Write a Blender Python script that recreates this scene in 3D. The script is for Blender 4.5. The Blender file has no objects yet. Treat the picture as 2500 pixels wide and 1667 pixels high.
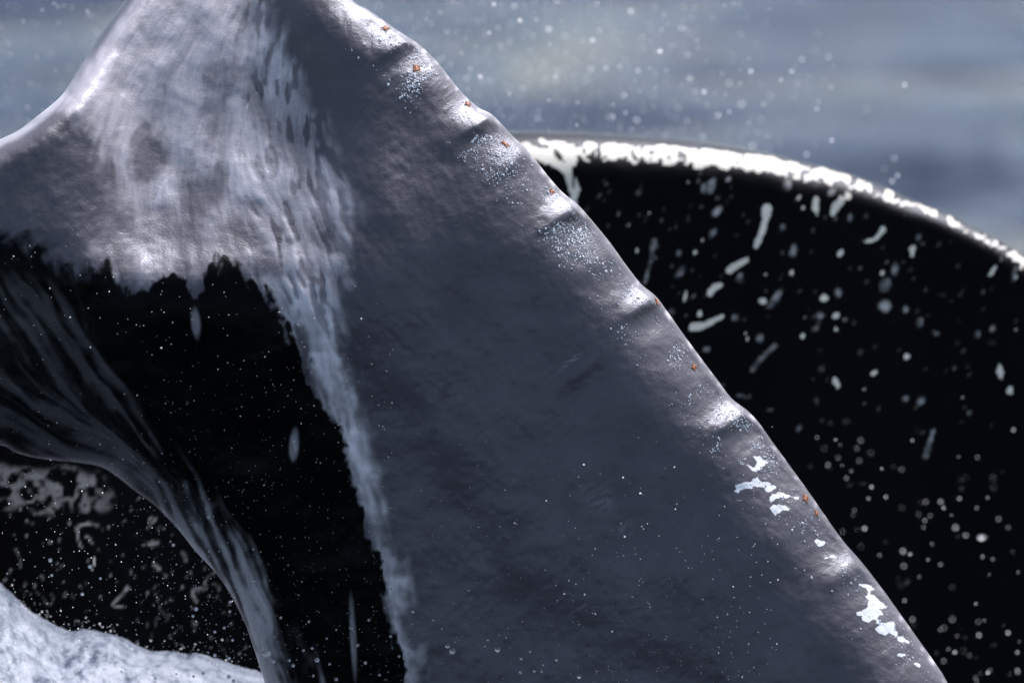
import bpy, math, random
import numpy as np

# ------------------------------------------------------------------ camera, world, sun
SRC_W, SRC_H = 2500.0, 1667.0
S = 1.8 / SRC_W                      # metres for one photograph pixel at the near fluke
D = 16.0                             # camera to near fluke
PITCH = math.radians(5.0)
CENTRE = np.array([0.0, 0.0, 1.12])  # height of the picture's middle above the sea
FWD = np.array([0.0, math.cos(PITCH), -math.sin(PITCH)])
UP = np.array([0.0, math.sin(PITCH), math.cos(PITCH)])
CAM = CENTRE - D * FWD

scene = bpy.context.scene
col = scene.collection
cam_d = bpy.data.cameras.new('camera')
cam = bpy.data.objects.new('camera', cam_d)
col.objects.link(cam)
cam.location = CAM
cam.rotation_euler = (math.pi / 2 - PITCH, 0, 0)
cam_d.sensor_width = 36.0
cam_d.lens = 36.0 * D / 1.8
cam_d.clip_start = 0.5
cam_d.clip_end = 20000.0
cam_d.dof.use_dof = True
cam_d.dof.focus_distance = D - 0.02
cam_d.dof.aperture_fstop = 2.8
scene.camera = cam

SUN_EL = math.radians(54.0)
SUN_AZ = math.radians(26.0)           # from straight ahead (+y) towards +x
sun_dir = np.array([math.cos(SUN_EL) * math.sin(SUN_AZ), math.cos(SUN_EL) * math.cos(SUN_AZ), math.sin(SUN_EL)])
world = bpy.data.worlds.new('World')
scene.world = world
world.use_nodes = True
wn = world.node_tree
wn.nodes.clear()
sky = wn.nodes.new('ShaderNodeTexSky')
sky.sky_type = 'NISHITA'
sky.sun_disc = False
sky.sun_elevation = SUN_EL
sky.sun_rotation = SUN_AZ
sky.air_density = 1.0
sky.dust_density = 2.2
sky.ozone_density = 1.5
bg = wn.nodes.new('ShaderNodeBackground')
bg.inputs['Strength'].default_value = 0.05
wo = wn.nodes.new('ShaderNodeOutputWorld')
wn.links.new(sky.outputs[0], bg.inputs[0])
wn.links.new(bg.outputs[0], wo.inputs[0])

from mathutils import Vector
sun_d = bpy.data.lights.new('sun', 'SUN')
sun_d.energy = 1.5
sun_d.angle = math.radians(32.0)      # veiled sun
sun_d.color = (0.84, 0.86, 1.0)
sun = bpy.data.objects.new('sun', sun_d)
col.objects.link(sun)
sun.location = (0, 20, 30)
sun.rotation_euler = Vector(sun_dir).to_track_quat('Z', 'Y').to_euler()

vs = scene.view_settings
vs.view_transform = 'Standard'
vs.look = 'None'
vs.exposure = 2.1
vs.gamma = 1.0
vs.use_curve_mapping = False
scene.render.engine = 'CYCLES'
scene.cycles.use_denoising = True
scene.cycles.max_bounces = 6
scene.cycles.sample_clamp_indirect = 4.0
scene.cycles.caustics_reflective = False
scene.cycles.caustics_refractive = False

rng = np.random.default_rng(7)
random.seed(7)

# ------------------------------------------------------------------ helpers
def unproject(X, Y, d):
    """photograph pixel + metres behind the near fluke's plane -> world point(s)"""
    X = np.asarray(X, float); Y = np.asarray(Y, float); d = np.asarray(d, float)
    k = (D + d) / D
    x = (X - SRC_W / 2) * S * k
    u = (SRC_H / 2 - Y) * S * k
    f = D + d
    out = np.empty(np.broadcast(X, Y, d).shape + (3,))
    out[..., 0] = CAM[0] + x
    out[..., 1] = CAM[1] + f * FWD[1] + u * UP[1]
    out[..., 2] = CAM[2] + f * FWD[2] + u * UP[2]
    return out

def spline(pts, per=6, closed=True):
    P = np.array(pts, float); n = len(P); out = []
    rngi = range(n) if closed else range(n - 1)
    for i in rngi:
        if closed:
            a, b, c, e = P[(i - 1) % n], P[i], P[(i + 1) % n], P[(i + 2) % n]
        else:
            a, b, c, e = P[max(i - 1, 0)], P[i], P[i + 1], P[min(i + 2, n - 1)]
        for t in np.linspace(0, 1, per, endpoint=False):
            out.append(0.5 * ((2 * b) + (c - a) * t + (2 * a - 5 * b + 4 * c - e) * t * t + (-a + 3 * b - 3 * c + e) * t ** 3))
    if not closed: out.append(P[-1])
    return np.array(out)

def seg_dist(X, Y, poly, closed=True):
    X = X.astype(np.float32); Y = Y.astype(np.float32)
    best = np.full(X.shape, 1e12, np.float32)
    n = len(poly)
    for i in range(n if closed else n - 1):
        a = poly[i].astype(np.float32); b = poly[(i + 1) % n].astype(np.float32)
        e = b - a; L = float(e @ e)
        if L < 1e-9: continue
        px = X - a[0]; py = Y - a[1]
        t = np.clip((px * e[0] + py * e[1]) / L, 0, 1)
        d2 = (px - t * e[0]) ** 2 + (py - t * e[1]) ** 2
        np.minimum(best, d2, out=best)
    return np.sqrt(best)

def inside(xs, ys, poly):
    """even-odd test of a regular grid"""
    m = np.zeros((len(ys), len(xs)), bool)
    a = poly; b = np.roll(poly, -1, 0)
    for r, y in enumerate(ys):
        y = y + 1e-4
        c = ((a[:, 1] > y) != (b[:, 1] > y))
        if not c.any(): continue
        xx = np.sort(a[c, 0] + (y - a[c, 1]) / (b[c, 1] - a[c, 1]) * (b[c, 0] - a[c, 0]))
        m[r] = (np.searchsorted(xx, xs) % 2) == 1
    return m

def sdf(xs, ys, poly, coarse=1):
    """signed distance on a grid, positive inside"""
    if coarse > 1:
        cx = np.linspace(xs[0], xs[-1], max(2, len(xs) // coarse)); cy = np.linspace(ys[0], ys[-1], max(2, len(ys) // coarse))
        g = sdf(cx, cy, poly)
        return resample(g, np.interp(xs, cx, np.arange(len(cx))), np.interp(ys, cy, np.arange(len(cy))))
    X, Y = np.meshgrid(xs, ys)
    d = seg_dist(X, Y, poly)
    return np.where(inside(xs, ys, poly), d, -d)

def resample(g, fx, fy):
    x0 = np.clip(np.floor(fx).astype(int), 0, g.shape[1] - 2); y0 = np.clip(np.floor(fy).astype(int), 0, g.shape[0] - 2)
    tx = (fx - x0)[None, :]; ty = (fy - y0)[:, None]
    a = g[np.ix_(y0, x0)]; b = g[np.ix_(y0, x0 + 1)]; c = g[np.ix_(y0 + 1, x0)]; e = g[np.ix_(y0 + 1, x0 + 1)]
    return (a * (1 - tx) + b * tx) * (1 - ty) + (c * (1 - tx) + e * tx) * ty

def bilerp(g, fx, fy):
    fx = np.clip(fx, 0, g.shape[1] - 1.001); fy = np.clip(fy, 0, g.shape[0] - 1.001)
    x0 = fx.astype(np.int32); y0 = fy.astype(np.int32)
    tx = fx - x0; ty = fy - y0
    return ((g[y0, x0] * (1 - tx) + g[y0, x0 + 1] * tx) * (1 - ty) + (g[y0 + 1, x0] * (1 - tx) + g[y0 + 1, x0 + 1] * tx) * ty)

def sm(t, a, b):
    t = np.clip((t - a) / (b - a), 0, 1)
    return t * t * (3 - 2 * t)

def vnoise(xs, ys, size, seed, octaves=3, gain=0.5):
    """smooth noise 0..1 over a grid of pixel coordinates"""
    tot = np.zeros((len(ys), len(xs))); amp = 1.0; norm = 0
    for o in range(octaves):
        r = np.random.default_rng(seed + 31 * o)
        s = size / 2 ** o
        nx = int((xs[-1] - xs[0]) / s) + 3; ny = int((ys[-1] - ys[0]) / s) + 3
        g = r.random((ny, nx))
        fx = (xs - xs[0]) / s; fy = (ys - ys[0]) / s
        ix = np.floor(fx); iy = np.floor(fy)
        tx = fx - ix; ty = fy - iy
        tot += amp * resample(g, ix + tx * tx * (3 - 2 * tx), iy + ty * ty * (3 - 2 * ty))
        norm += amp; amp *= gain
    return tot / norm

def norm01(a):
    lo, hi = np.percentile(a, 1), np.percentile(a, 99)
    return np.clip((a - lo) / (hi - lo), 0, 1)

def blur(a, n):
    """cheap separable box blur, three passes"""
    for _ in range(3):
        for ax in (0, 1):
            p = [(0, 0), (0, 0)]; p[ax] = (n + 1, n)
            c = np.cumsum(np.pad(a, p, mode='edge'), axis=ax)
            k = 2 * n + 1
            if ax == 0: a = (c[k:] - c[:-k]) / k
            else: a = (c[:, k:] - c[:, :-k]) / k
    return a

def lic(noise, ax, ay, steps, h=1.0):
    """smear noise along a direction field: streaks that follow the flow"""
    ny, nx = noise.shape
    X, Y = np.meshgrid(np.arange(nx, dtype=np.float32), np.arange(ny, dtype=np.float32))
    tot = noise.astype(np.float32).copy()
    for sgn in (1, -1):
        x = X.copy(); y = Y.copy()
        for _ in range(steps):
            i = np.clip(y, 0, ny - 1).astype(np.int32); j = np.clip(x, 0, nx - 1).astype(np.int32)
            x += sgn * h * ax[i, j]; y += sgn * h * ay[i, j]
            tot += bilerp(noise, x, y)
    return tot / (2 * steps + 1)

def mesh_obj(name, V, F, mat, smooth=True, parent=None):
    me = bpy.data.meshes.new(name)
    V = np.asarray(V, np.float32); F = np.asarray(F, np.int32)
    k = F.shape[1]
    me.vertices.add(len(V)); me.vertices.foreach_set('co', V.ravel())
    me.loops.add(F.size); me.loops.foreach_set('vertex_index', F.ravel())
    me.polygons.add(len(F))
    me.polygons.foreach_set('loop_start', np.arange(0, F.size, k, dtype=np.int32))
    me.polygons.foreach_set('use_smooth', np.full(len(F), smooth))
    me.update(calc_edges=True)
    if mat is not None: me.materials.append(mat)
    o = bpy.data.objects.new(name, me)
    col.objects.link(o)
    if parent is not None: o.parent = parent
    return o

def add_attr(me, name, arr):
    a = me.attributes.new(name, 'FLOAT', 'POINT')
    a.data.foreach_set('value', np.asarray(arr, np.float32))

def tag(o, label=None, cat=None, group=None, kind=None):
    if label: o['label'] = label
    if cat: o['category'] = cat
    if group: o['group'] = group
    if kind: o['kind'] = kind
    return o

class NT:
    def __init__(self, name):
        self.m = bpy.data.materials.new(name); self.m.use_nodes = True
        self.t = self.m.node_tree; self.t.nodes.clear()
        self.out = self.t.nodes.new('ShaderNodeOutputMaterial')
    def n(self, typ, **kw):
        o = self.t.nodes.new('ShaderNode' + typ)
        for k, v in kw.items(): setattr(o, k, v)
        return o
    def l(self, a, b): self.t.links.new(a, b)
    def attr(self, name): return self.n('Attribute', attribute_name=name).outputs['Fac']
    def mixc(self, f, a, b):
        m = self.n('Mix', data_type='RGBA')
        for s, v in ((m.inputs['Factor'], f), (m.inputs[6], a), (m.inputs[7], b)):
            if hasattr(v, 'is_linked'): self.l(v, s)
            else: s.default_value = v if not isinstance(v, tuple) else (*v, 1.0)
        return m.outputs[2]
    def mixf(self, f, a, b):
        m = self.n('Mix', data_type='FLOAT')
        for s, v in ((m.inputs['Factor'], f), (m.inputs[2], a), (m.inputs[3], b)):
            if hasattr(v, 'is_linked'): self.l(v, s)
            else: s.default_value = v
        return m.outputs[0]
    def math(self, op, a, b=0.0):
        m = self.n('Math', operation=op)
        for s, v in ((m.inputs[0], a), (m.inputs[1], b)):
            if hasattr(v, 'is_linked'): self.l(v, s)
            else: s.default_value = v
        return m.outputs[0]

# ------------------------------------------------------------------ materials
def skin_material():
    t = NT('whale_skin')
    co = t.n('TexCoord').outputs['Object']
    n1 = t.n('TexNoise'); n1.inputs['Scale'].default_value = 9.0; n1.inputs['Detail'].default_value = 6.0
    n2 = t.n('TexNoise'); n2.inputs['Scale'].default_value = 260.0; n2.inputs['Detail'].default_value = 4.0
    n3 = t.n('TexNoise'); n3.inputs['Scale'].default_value = 120.0; n3.inputs['Detail'].default_value = 3.0; t.l(co, n3.inputs['Vector'])
    t.l(co, n1.inputs['Vector']); t.l(co, n2.inputs['Vector'])
    black_and_reflection, film, white, streak, dark = (t.attr(k) for k in ('black_and_reflection', 'film', 'white', 'streak', 'underside'))  # film: painted sheen, highlights and faint pale marks
    grey = t.mixc(n1.outputs[0], (0.084, 0.069, 0.071), (0.132, 0.110, 0.112))
    grey = t.mixc(streak, t.mixc(0.35, grey, (0.012, 0.012, 0.018)), t.mixc(0.20, grey, (0.24, 0.21, 0.22)))
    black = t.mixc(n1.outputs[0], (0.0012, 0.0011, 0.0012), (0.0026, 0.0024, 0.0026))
    fine = t.math('MULTIPLY', t.math('SUBTRACT', t.math('ADD', t.math('MULTIPLY', n3.outputs[0], 0.6), t.math('MULTIPLY', n2.outputs[0], 0.4)), 0.5), 0.7)
    def crisp(v, lo, hi):
        m = t.n('MapRange'); m.interpolation_type = 'SMOOTHSTEP'
        m.inputs['From Min'].default_value = lo; m.inputs['From Max'].default_value = hi
        t.l(t.math('ADD', v, fine), m.inputs['Value']); return m.outputs[0]
    white = crisp(white, 0.42, 0.60)
    c = t.mixc(black_and_reflection, grey, black)  # black carries the hollow's dark reflection as well as black skin
    c = t.mixc(film, c, t.mixc(dark, t.mixc(streak, (0.42, 0.36, 0.345), (0.84, 0.73, 0.69)), (0.52, 0.48, 0.42)))  # painted sheen and faint marks lighten the skin
    c = t.mixc(white, c, t.mixc(dark, (0.97, 0.92, 0.85), t.mixc(n1.outputs[0], (0.80, 0.69, 0.50), (0.93, 0.84, 0.68))))
    p = t.n('BsdfPrincipled')
    t.l(c, p.inputs['Base Color'])
    t.l(t.mixf(black_and_reflection, 0.5, t.mixf(film, 0.10, 0.5)), p.inputs['Specular IOR Level'])
    r = t.mixf(black_and_reflection, 0.40, 0.26)
    r = t.mixf(film, r, 0.30)
    r = t.math('ADD', r, t.math('MULTIPLY', t.math('SUBTRACT', n2.outputs[0], 0.5), 0.12))
    t.l(r, p.inputs['Roughness'])
    p.inputs['IOR'].default_value = 1.34
    t.l(t.mixf(black_and_reflection, t.math('MULTIPLY', n1.outputs[0], 0.42), 0.0), p.inputs['Coat Weight'])
    p.inputs['Coat Roughness'].default_value = 0.20; p.inputs['Coat IOR'].default_value = 1.33
    b2 = t.n('Bump'); b2.inputs['Strength'].default_value = 0.5; b2.inputs['Distance'].default_value = 0.002
    n4 = t.n('TexVoronoi'); n4.feature = 'SMOOTH_F1'; n4.inputs['Scale'].default_value = 95.0; t.l(co, n4.inputs['Vector'])
    t.l(t.math('ADD', n4.outputs['Distance'], n2.outputs[0]), b2.inputs['Height']); t.l(b2.outputs[0], p.inputs['Coat Normal'])
    b = t.n('Bump'); b.inputs['Strength'].default_value = 0.32; b.inputs['Distance'].default_value = 0.002
    t.l(n2.outputs[0], b.inputs['Height']); t.l(b.outputs[0], p.inputs['Normal'])
    t.l(p.outputs[0], t.out.inputs[0])
    return t.m

def drop_material():
    """water drop: light from behind passes through to the front"""
    t = NT('water_drop')
    tr = t.n('BsdfTranslucent'); tr.inputs[0].default_value = (1.0, 0.96, 0.90, 1)
    gl = t.n('BsdfGlossy'); gl.inputs['Roughness'].default_value = 0.18
    geo = t.n('NewGeometry')
    tp = t.n('BsdfTransparent')
    fr = t.n('Fresnel'); fr.inputs[0].default_value = 1.33
    m1 = t.n('MixShader'); t.l(fr.outputs[0], m1.inputs[0]); t.l(tr.outputs[0], m1.inputs[1]); t.l(gl.outputs[0], m1.inputs[2])
    m2 = t.n('MixShader'); t.l(geo.outputs['Backfacing'], m2.inputs[0]); t.l(m1.outputs[0], m2.inputs[1]); t.l(tp.outputs[0], m2.inputs[2])
    t.l(m2.outputs[0], t.out.inputs[0])
    return t.m

def bead_material():
    t = NT('water_bead')
    p = t.n('BsdfPrincipled')
    p.inputs['Base Color'].default_value = (0.97, 0.95, 0.92, 1)
    p.inputs['Roughness'].default_value = 0.35
    t.l(p.outputs[0], t.out.inputs[0])
    return t.m

def sea_material():
    t = NT('sea_water')
    co = t.n('TexCoord').outputs['Object']
    mp = t.n('Mapping'); mp.inputs['Scale'].default_value = (0.7, 1.0, 1.0); t.l(co, mp.inputs[0])
    n1 = t.n('TexNoise'); n1.inputs['Scale'].default_value = 2.2; n1.inputs['Detail'].default_value = 7.0; n1.inputs['Roughness'].default_value = 0.6
    t.l(mp.outputs[0], n1.inputs['Vector'])
    p = t.n('BsdfPrincipled')
    p.inputs['Base Color'].default_value = (0.012, 0.033, 0.068, 1)
    p.inputs['Roughness'].default_value = 0.10
    p.inputs['IOR'].default_value = 1.333
    b = t.n('Bump'); b.inputs['Strength'].default_value = 1.0; b.inputs['Distance'].default_value = 0.75
    t.l(n1.outputs[0], b.inputs['Height']); t.l(b.outputs[0], p.inputs['Normal'])
    t.l(p.outputs[0], t.out.inputs[0])
    return t.m

def foam_material():
    t = NT('churned_foam')
    co = t.n('TexCoord').outputs['Object']
    n1 = t.n('TexNoise'); n1.inputs['Scale'].default_value = 18.0; n1.inputs['Detail'].default_value = 8.0; n1.inputs['Roughness'].default_value = 0.6
    t.l(co, n1.inputs['Vector'])
    cr = t.n('ValToRGB'); cr.color_ramp.elements[0].position = 0.34; cr.color_ramp.elements[1].position = 0.66
    t.l(n1.outputs[0], cr.inputs[0])
    c = t.mixc(cr.outputs[0], (0.04, 0.065, 0.10), (0.30, 0.32, 0.35))
    p = t.n('BsdfPrincipled'); t.l(c, p.inputs['Base Color'])
    p.inputs['Roughness'].default_value = 0.55
    n2 = t.n('TexNoise'); n2.inputs['Scale'].default_value = 70.0; n2.inputs['Detail'].default_value = 4.0; t.l(co, n2.inputs['Vector'])
    b = t.n('Bump'); b.inputs['Strength'].default_value = 0.5; b.inputs['Distance'].default_value = 0.010
    t.l(n2.outputs[0], b.inputs['Height']); t.l(b.outputs[0], p.inputs['Normal'])
    t.l(p.outputs[0], t.out.inputs[0])
    return t.m

def louse_material():
    t = NT('louse_shell')
    co = t.n('TexCoord').outputs['Object']
    n1 = t.n('TexNoise'); n1.inputs['Scale'].default_value = 300.0; t.l(co, n1.inputs['Vector'])
    c = t.mixc(n1.outputs[0], (0.42, 0.10, 0.02), (0.85, 0.34, 0.10))
    p = t.n('BsdfPrincipled'); t.l(c, p.inputs['Base Color']); p.inputs['Roughness'].default_value = 0.45
    t.l(p.outputs[0], t.out.inputs[0])
    return t.m

M_SKIN, M_DROP, M_BEAD, M_SEA, M_FOAM, M_LOUSE = skin_material(), drop_material(), bead_material(), sea_material(), foam_material(), louse_material()

# ------------------------------------------------------------------ sea
def build_sea():
    a = np.linspace(-1, 1, 361)
    gx = 40 * a + 5000 * np.sign(a) * np.abs(a) ** 15
    b = np.linspace(-1, 1, 361)
    gy = 12 + 45 * b + 7000 * np.sign(b) * np.abs(b) ** 15
    X, Y = np.meshgrid(gx, gy)
    r = np.random.default_rng(3)
    Z = np.zeros_like(X)
    for lam, amp in ((11, .03), (7.3, .035), (4.6, .042), (3.1, .040), (2.2, .032), (1.5, .02)):
        for _ in range(3):
            th = math.radians(r.uniform(50, 130)); ph = r.uniform(0, 6.28); l = lam * r.uniform(.85, 1.2); k = 2 * math.pi / l
            Z += amp * np.sin(k * (X * math.cos(th) + Y * math.sin(th)) + ph)
    Z *= np.exp(-(np.maximum(np.hypot(X, Y - 12) - 45, 0) / 60) ** 2)
    Z *= 1 - .7 * np.exp(-(X ** 2 + (Y - .5) ** 2) / 9.0)      # slick water round the tail
    V = np.stack([X, Y, Z], -1).reshape(-1, 3)
    n = len(gx); i = np.arange(n * n).reshape(n, n)
    F = np.stack([i[:-1, :-1], i[:-1, 1:], i[1:, 1:], i[1:, :-1]], -1).reshape(-1, 4)
    return tag(mesh_obj('sea', V, F, M_SEA), kind='structure')
build_sea()

# ------------------------------------------------------------------ the whale's tail
def solve_slopes(p, q, h):
    """surface whose slopes come closest to p (along x) and q (along y), mirrored so that the frame is free"""
    ny, nx = p.shape
    div = np.zeros_like(p)
    div[:, 1:] += (p[:, 1:] + p[:, :-1]) * .5 / h; div[:, :-1] -= (p[:, 1:] + p[:, :-1]) * .5 / h
    div[1:, :] += (q[1:, :] + q[:-1, :]) * .5 / h; div[:-1, :] -= (q[1:, :] + q[:-1, :]) * .5 / h
    e = np.block([[div, div[:, ::-1]], [div[::-1], div[::-1, ::-1]]])
    Fq = np.fft.fft2(e)
    ky = 2 - 2 * np.cos(2 * np.pi * np.arange(2 * ny) / (2 * ny)); kx = 2 - 2 * np.cos(2 * np.pi * np.arange(2 * nx) / (2 * nx))
    den = (kx[None, :] + ky[:, None]) / h ** 2; den[0, 0] = 1
    s = np.real(np.fft.ifft2(Fq / den))[:ny, :nx]
    return s - s.mean()

def solid_from_grid(xs, ys, sd, front, back):
    """closed body from two height fields inside an outline; rim vertices are pulled onto the outline.
    front/back: depth in pixels. returns V, F, index arrays of the grid points used"""
    g = xs[1] - xs[0]
    inn = sd > 0
    quad = inn[:-1, :-1] | inn[:-1, 1:] | inn[1:, 1:] | inn[1:, :-1]
    used = np.zeros_like(inn)
    used[:-1, :-1] |= quad; used[:-1, 1:] |= quad; used[1:, 1:] |= quad; used[1:, :-1] |= quad
    X, Y = np.meshgrid(xs, ys)
    gy, gx = np.gradient(sd, g)
    ln = np.sqrt(gx * gx + gy * gy) + 1e-6
    mv = np.where(used & ~inn, -sd, 0.0)
    X = X + mv * gx / ln; Y = Y + mv * gy / ln
    rim = used & ~inn
    idx = -np.ones(inn.shape, int); idx[used] = np.arange(used.sum()); nf = used.sum()
    idb = -np.ones(inn.shape, int)
    idb[rim] = idx[rim]
    inner = used & ~rim
    idb[inner] = nf + np.arange(inner.sum())
    def quads(i):
        a, b, c, e = i[:-1, :-1][quad], i[:-1, 1:][quad], i[1:, 1:][quad], i[1:, :-1][quad]
        return np.stack([a, b, c, e], -1)
    Ff = quads(idx)[:, ::-1]; Fb = quads(idb)
    allrim = (quads(idb) < nf).all(1)
    Fb = Fb[~allrim]
    V = np.concatenate([unproject(X[used], Y[used], front[used] * S), unproject(X[inner], Y[inner], back[inner] * S)])
    return V, np.concatenate([Ff, Fb]), used, inner

# --- near fluke and tail stock: outline in photograph pixels
NEAR = [(857,0),(903,27),(953,63),(999,93),(1030,115),(1068,153),(1098,191),(1129,228),(1167,262),(1198,278),(1222,300),(1248,329),
        (1286,364),(1313,398),(1343,436),(1374,470),(1410,499),(1443,536),(1489,592),(1527,645),(1565,693),(1600,722),(1625,754),(1668,815),(1715,879),
        (1753,929),(1787,973),(1824,1001),(1853,1032),(1883,1074),(1925,1132),(1975,1201),(2017,1262),(2059,1320),(2105,1373),(2155,1438),(2197,1496),
        (2243,1561),(2289,1626),(2316,1670),(2410,1840),(2480,2110),(1900,2120),(1300,2120),(800,2110),(715,1880),(647,1667),(620,1584),(597,1518),(566,1457),(528,1400),
        (478,1346),(432,1289),(383,1239),(325,1195),(283,1162),(245,1140),(191,1130),(96,1120),(38,1105),(0,1088),(-70,1110),(-130,1220),(-165,1500),(-150,2110),
        (-470,2110),(-480,1300),(-450,900),(-400,690),(-300,530),(-150,415),(0,341),(46,318),(92,283),(126,256),(158,224),(191,168),(222,119),(249,80),(283,31),(306,0),
        (370,-90),(480,-150),(620,-155),(750,-95)]
G = 3.2
nx_ = np.arange(-500, 2560, G); ny_ = np.arange(-200, 2130, G)
near_poly = spline(NEAR, 5)
sdn = sdf(nx_, ny_, near_poly)
XN, YN = np.meshgrid(nx_, ny_)

def poly_mask(pts, soft, warp=None, coarse=4, sm_per=4):
    s = sdf(nx_, ny_, spline(pts, sm_per), coarse)
    if warp is not None: s = s + warp
    return sm(s, -soft, soft)

# flow lines over the skin (direction of the streaks)
FLOW = [(350,60,-.55,.83),(500,100,-.5,.86),(650,100,-.15,1),(760,120,.05,1),(330,250,-.5,.86),(480,300,-.2,1),(700,300,.25,.97),(800,420,.35,.94),(300,450,-.1,1),(450,500,.1,1),
        (640,520,.5,.86),(780,700,.3,.95),(300,690,0,1),(560,650,.1,1),(600,950,.1,1),(860,1100,.2,.98),(950,1450,.15,.98),(100,420,.85,-.5),(60,330,.85,-.5),(160,520,.6,-.5),
        (60,720,.6,.75),(100,850,.6,.8),(330,1050,.55,.83),(480,1250,.5,.87),(600,1480,.28,.96),(40,1050,.9,.4),(230,1110,.9,.35),(950,350,.7,-.6),(1000,150,.75,-.5),(1000,700,.55,.6),
        (1200,620,.85,-.45),(1150,1000,.8,-.5),(1250,1350,.8,-.5),(1650,1350,.75,-.6),(1500,1000,.85,-.4),(1250,350,.5,.7),(1480,620,.55,.72),(1680,880,.7,.6),(1900,1180,.75,.5),(2130,1460,.7,.7),(2000,1500,.8,.1)]
cgx = np.linspace(nx_[0], nx_[-1], 120); cgy = np.linspace(ny_[0], ny_[-1], 95)
CX, CY = np.meshgrid(cgx, cgy)
c2 = np.zeros_like(CX); s2 = np.zeros_like(CX)
for (fx, fy, dx, dy) in FLOW:
    w = 1 / (((CX - fx) ** 2 + (CY - fy) ** 2) / 100 ** 2 + .15) ** 1.6
    a = 2 * math.atan2(dy, dx); c2 += w * math.cos(a); s2 += w * math.sin(a)
fxi = np.interp(nx_, cgx, np.arange(120)); fyi = np.interp(ny_, cgy, np.arange(95))
ang = .5 * np.arctan2(resample(s2, fxi, fyi), resample(c2, fxi, fyi))
wob = (vnoise(nx_, ny_, 70, 77, 3) - .5) * .8
AX = np.cos(ang + wob).astype(np.float32); AY = np.sin(ang + wob).astype(np.float32)
white0 = np.random.default_rng(5).random(XN.shape)
licF = norm01(lic(white0, AX, AY, 4))
licC = sm(norm01(lic(blur(np.random.default_rng(6).random(XN.shape), 1), AX, AY, 7, 1.2)), .12, .88)
licS = norm01(lic(blur(np.random.default_rng(9).random(XN.shape), 1), AX, AY, 26, 1.6))
licL = norm01(lic(blur(np.random.default_rng(8).random(XN.shape), 4), AX, AY, 15, 2.0))
big = vnoise(nx_, ny_, 160, 11, 4)
mid = vnoise(nx_, ny_, 45, 12, 3)
leather = vnoise(nx_, ny_, 13, 14, 2)
flowbig = norm01(lic(vnoise(nx_, ny_, 40, 15, 3), AX, AY, 14, 2.0))

# zones: the black hollow's dark reflection, the pale sheen and streaked edge sheen, put into colour
ZC = [(-500,500),(-200,560),(0,578),(90,600),(170,648),(225,664),(258,640),(290,690),(350,700),(400,668),(455,662),(480,712),(505,660),(548,622),(600,672),(650,722),(690,775),(722,832),
      (750,872),(770,960),(800,1020),(830,1052),(850,1130),(870,1200),(900,1280),(925,1350),(940,1440),(960,1530),(985,1600),(990,1667),(1010,1850),(1000,2130),(600,2130),(-500,2130)]
ragged = 13 * (licS - .5) + 16 * (licC - .5) + 8 * (licF - .5) + 44 * (mid - .5) + 16 * (leather - .5)
black_and_reflection = poly_mask(ZC, 8, ragged)
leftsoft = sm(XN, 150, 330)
black_and_reflection_soft = poly_mask(ZC, 30, ragged * 1.3)
black_and_reflection = black_and_reflection * leftsoft + black_and_reflection_soft * (1 - leftsoft)

ZB = [(150,215),(230,60),(300,-60),(420,-150),(610,-150),(650,0),(690,120),(750,260),(810,390),(850,480),(858,560),(842,700),(840,850),(846,960),(862,1040),(890,1110),(908,1200),(932,1300),
      (960,1400),(980,1500),(996,1600),(1005,1700),(1015,1900),(985,1900),(960,1560),(900,1290),(830,1060),(750,880),(660,730),(560,630),(470,700),(360,705),(262,660),(230,600),(262,500),(258,400),(250,330),(200,290)]
film = poly_mask(ZB, 42, 34 * (licL - .5) + 14 * (licC - .5) + 24 * (licS - .5) + 60 * (mid - .5), sm_per=3)  # pale sky and sun sheen put into the skin colour
film *= 1 - black_and_reflection
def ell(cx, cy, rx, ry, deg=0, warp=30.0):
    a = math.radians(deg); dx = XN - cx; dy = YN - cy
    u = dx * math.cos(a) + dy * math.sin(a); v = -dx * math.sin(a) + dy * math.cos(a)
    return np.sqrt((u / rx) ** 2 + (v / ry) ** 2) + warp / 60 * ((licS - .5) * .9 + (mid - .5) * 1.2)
# dimmer patches in the painted sheen
sheen_dimming = np.zeros_like(XN)
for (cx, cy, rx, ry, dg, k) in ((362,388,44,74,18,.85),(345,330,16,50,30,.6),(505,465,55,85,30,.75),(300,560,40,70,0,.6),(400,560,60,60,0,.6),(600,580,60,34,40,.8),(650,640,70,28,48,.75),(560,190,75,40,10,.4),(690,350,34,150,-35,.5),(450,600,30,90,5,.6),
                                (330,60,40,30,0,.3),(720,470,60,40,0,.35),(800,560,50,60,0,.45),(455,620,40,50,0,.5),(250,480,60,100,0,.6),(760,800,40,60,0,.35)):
    sheen_dimming = np.maximum(sheen_dimming, k * (1 - sm(ell(cx, cy, rx, ry, dg), .55, 1.25)))
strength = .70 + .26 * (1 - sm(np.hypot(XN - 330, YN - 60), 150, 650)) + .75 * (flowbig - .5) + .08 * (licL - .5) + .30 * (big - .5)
strength += .25 * sm(YN, 640, 800)  # painted sheen is stronger along the lower band
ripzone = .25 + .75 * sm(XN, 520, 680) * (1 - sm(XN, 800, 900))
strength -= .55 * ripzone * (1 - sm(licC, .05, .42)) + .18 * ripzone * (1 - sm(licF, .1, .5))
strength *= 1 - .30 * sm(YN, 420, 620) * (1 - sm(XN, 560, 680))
film = np.clip(film * strength, 0, 1) * (1 - sheen_dimming)
film *= 1 - (1 - sm(sdn, 8, 26)) * (XN < 330) * (YN < 235) * sm(XN, 160, 190)  # dark crescent of the turning edge, cut out of the painted sheen
film = np.maximum(film, .9 * (1 - sm(ell(235, 190, 55, 95, 30), .3, 1.2)) * (sdn > 3))  # upper left highlight painted pale
rimm = 1 - sm(sdn, 8, 24)
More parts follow.
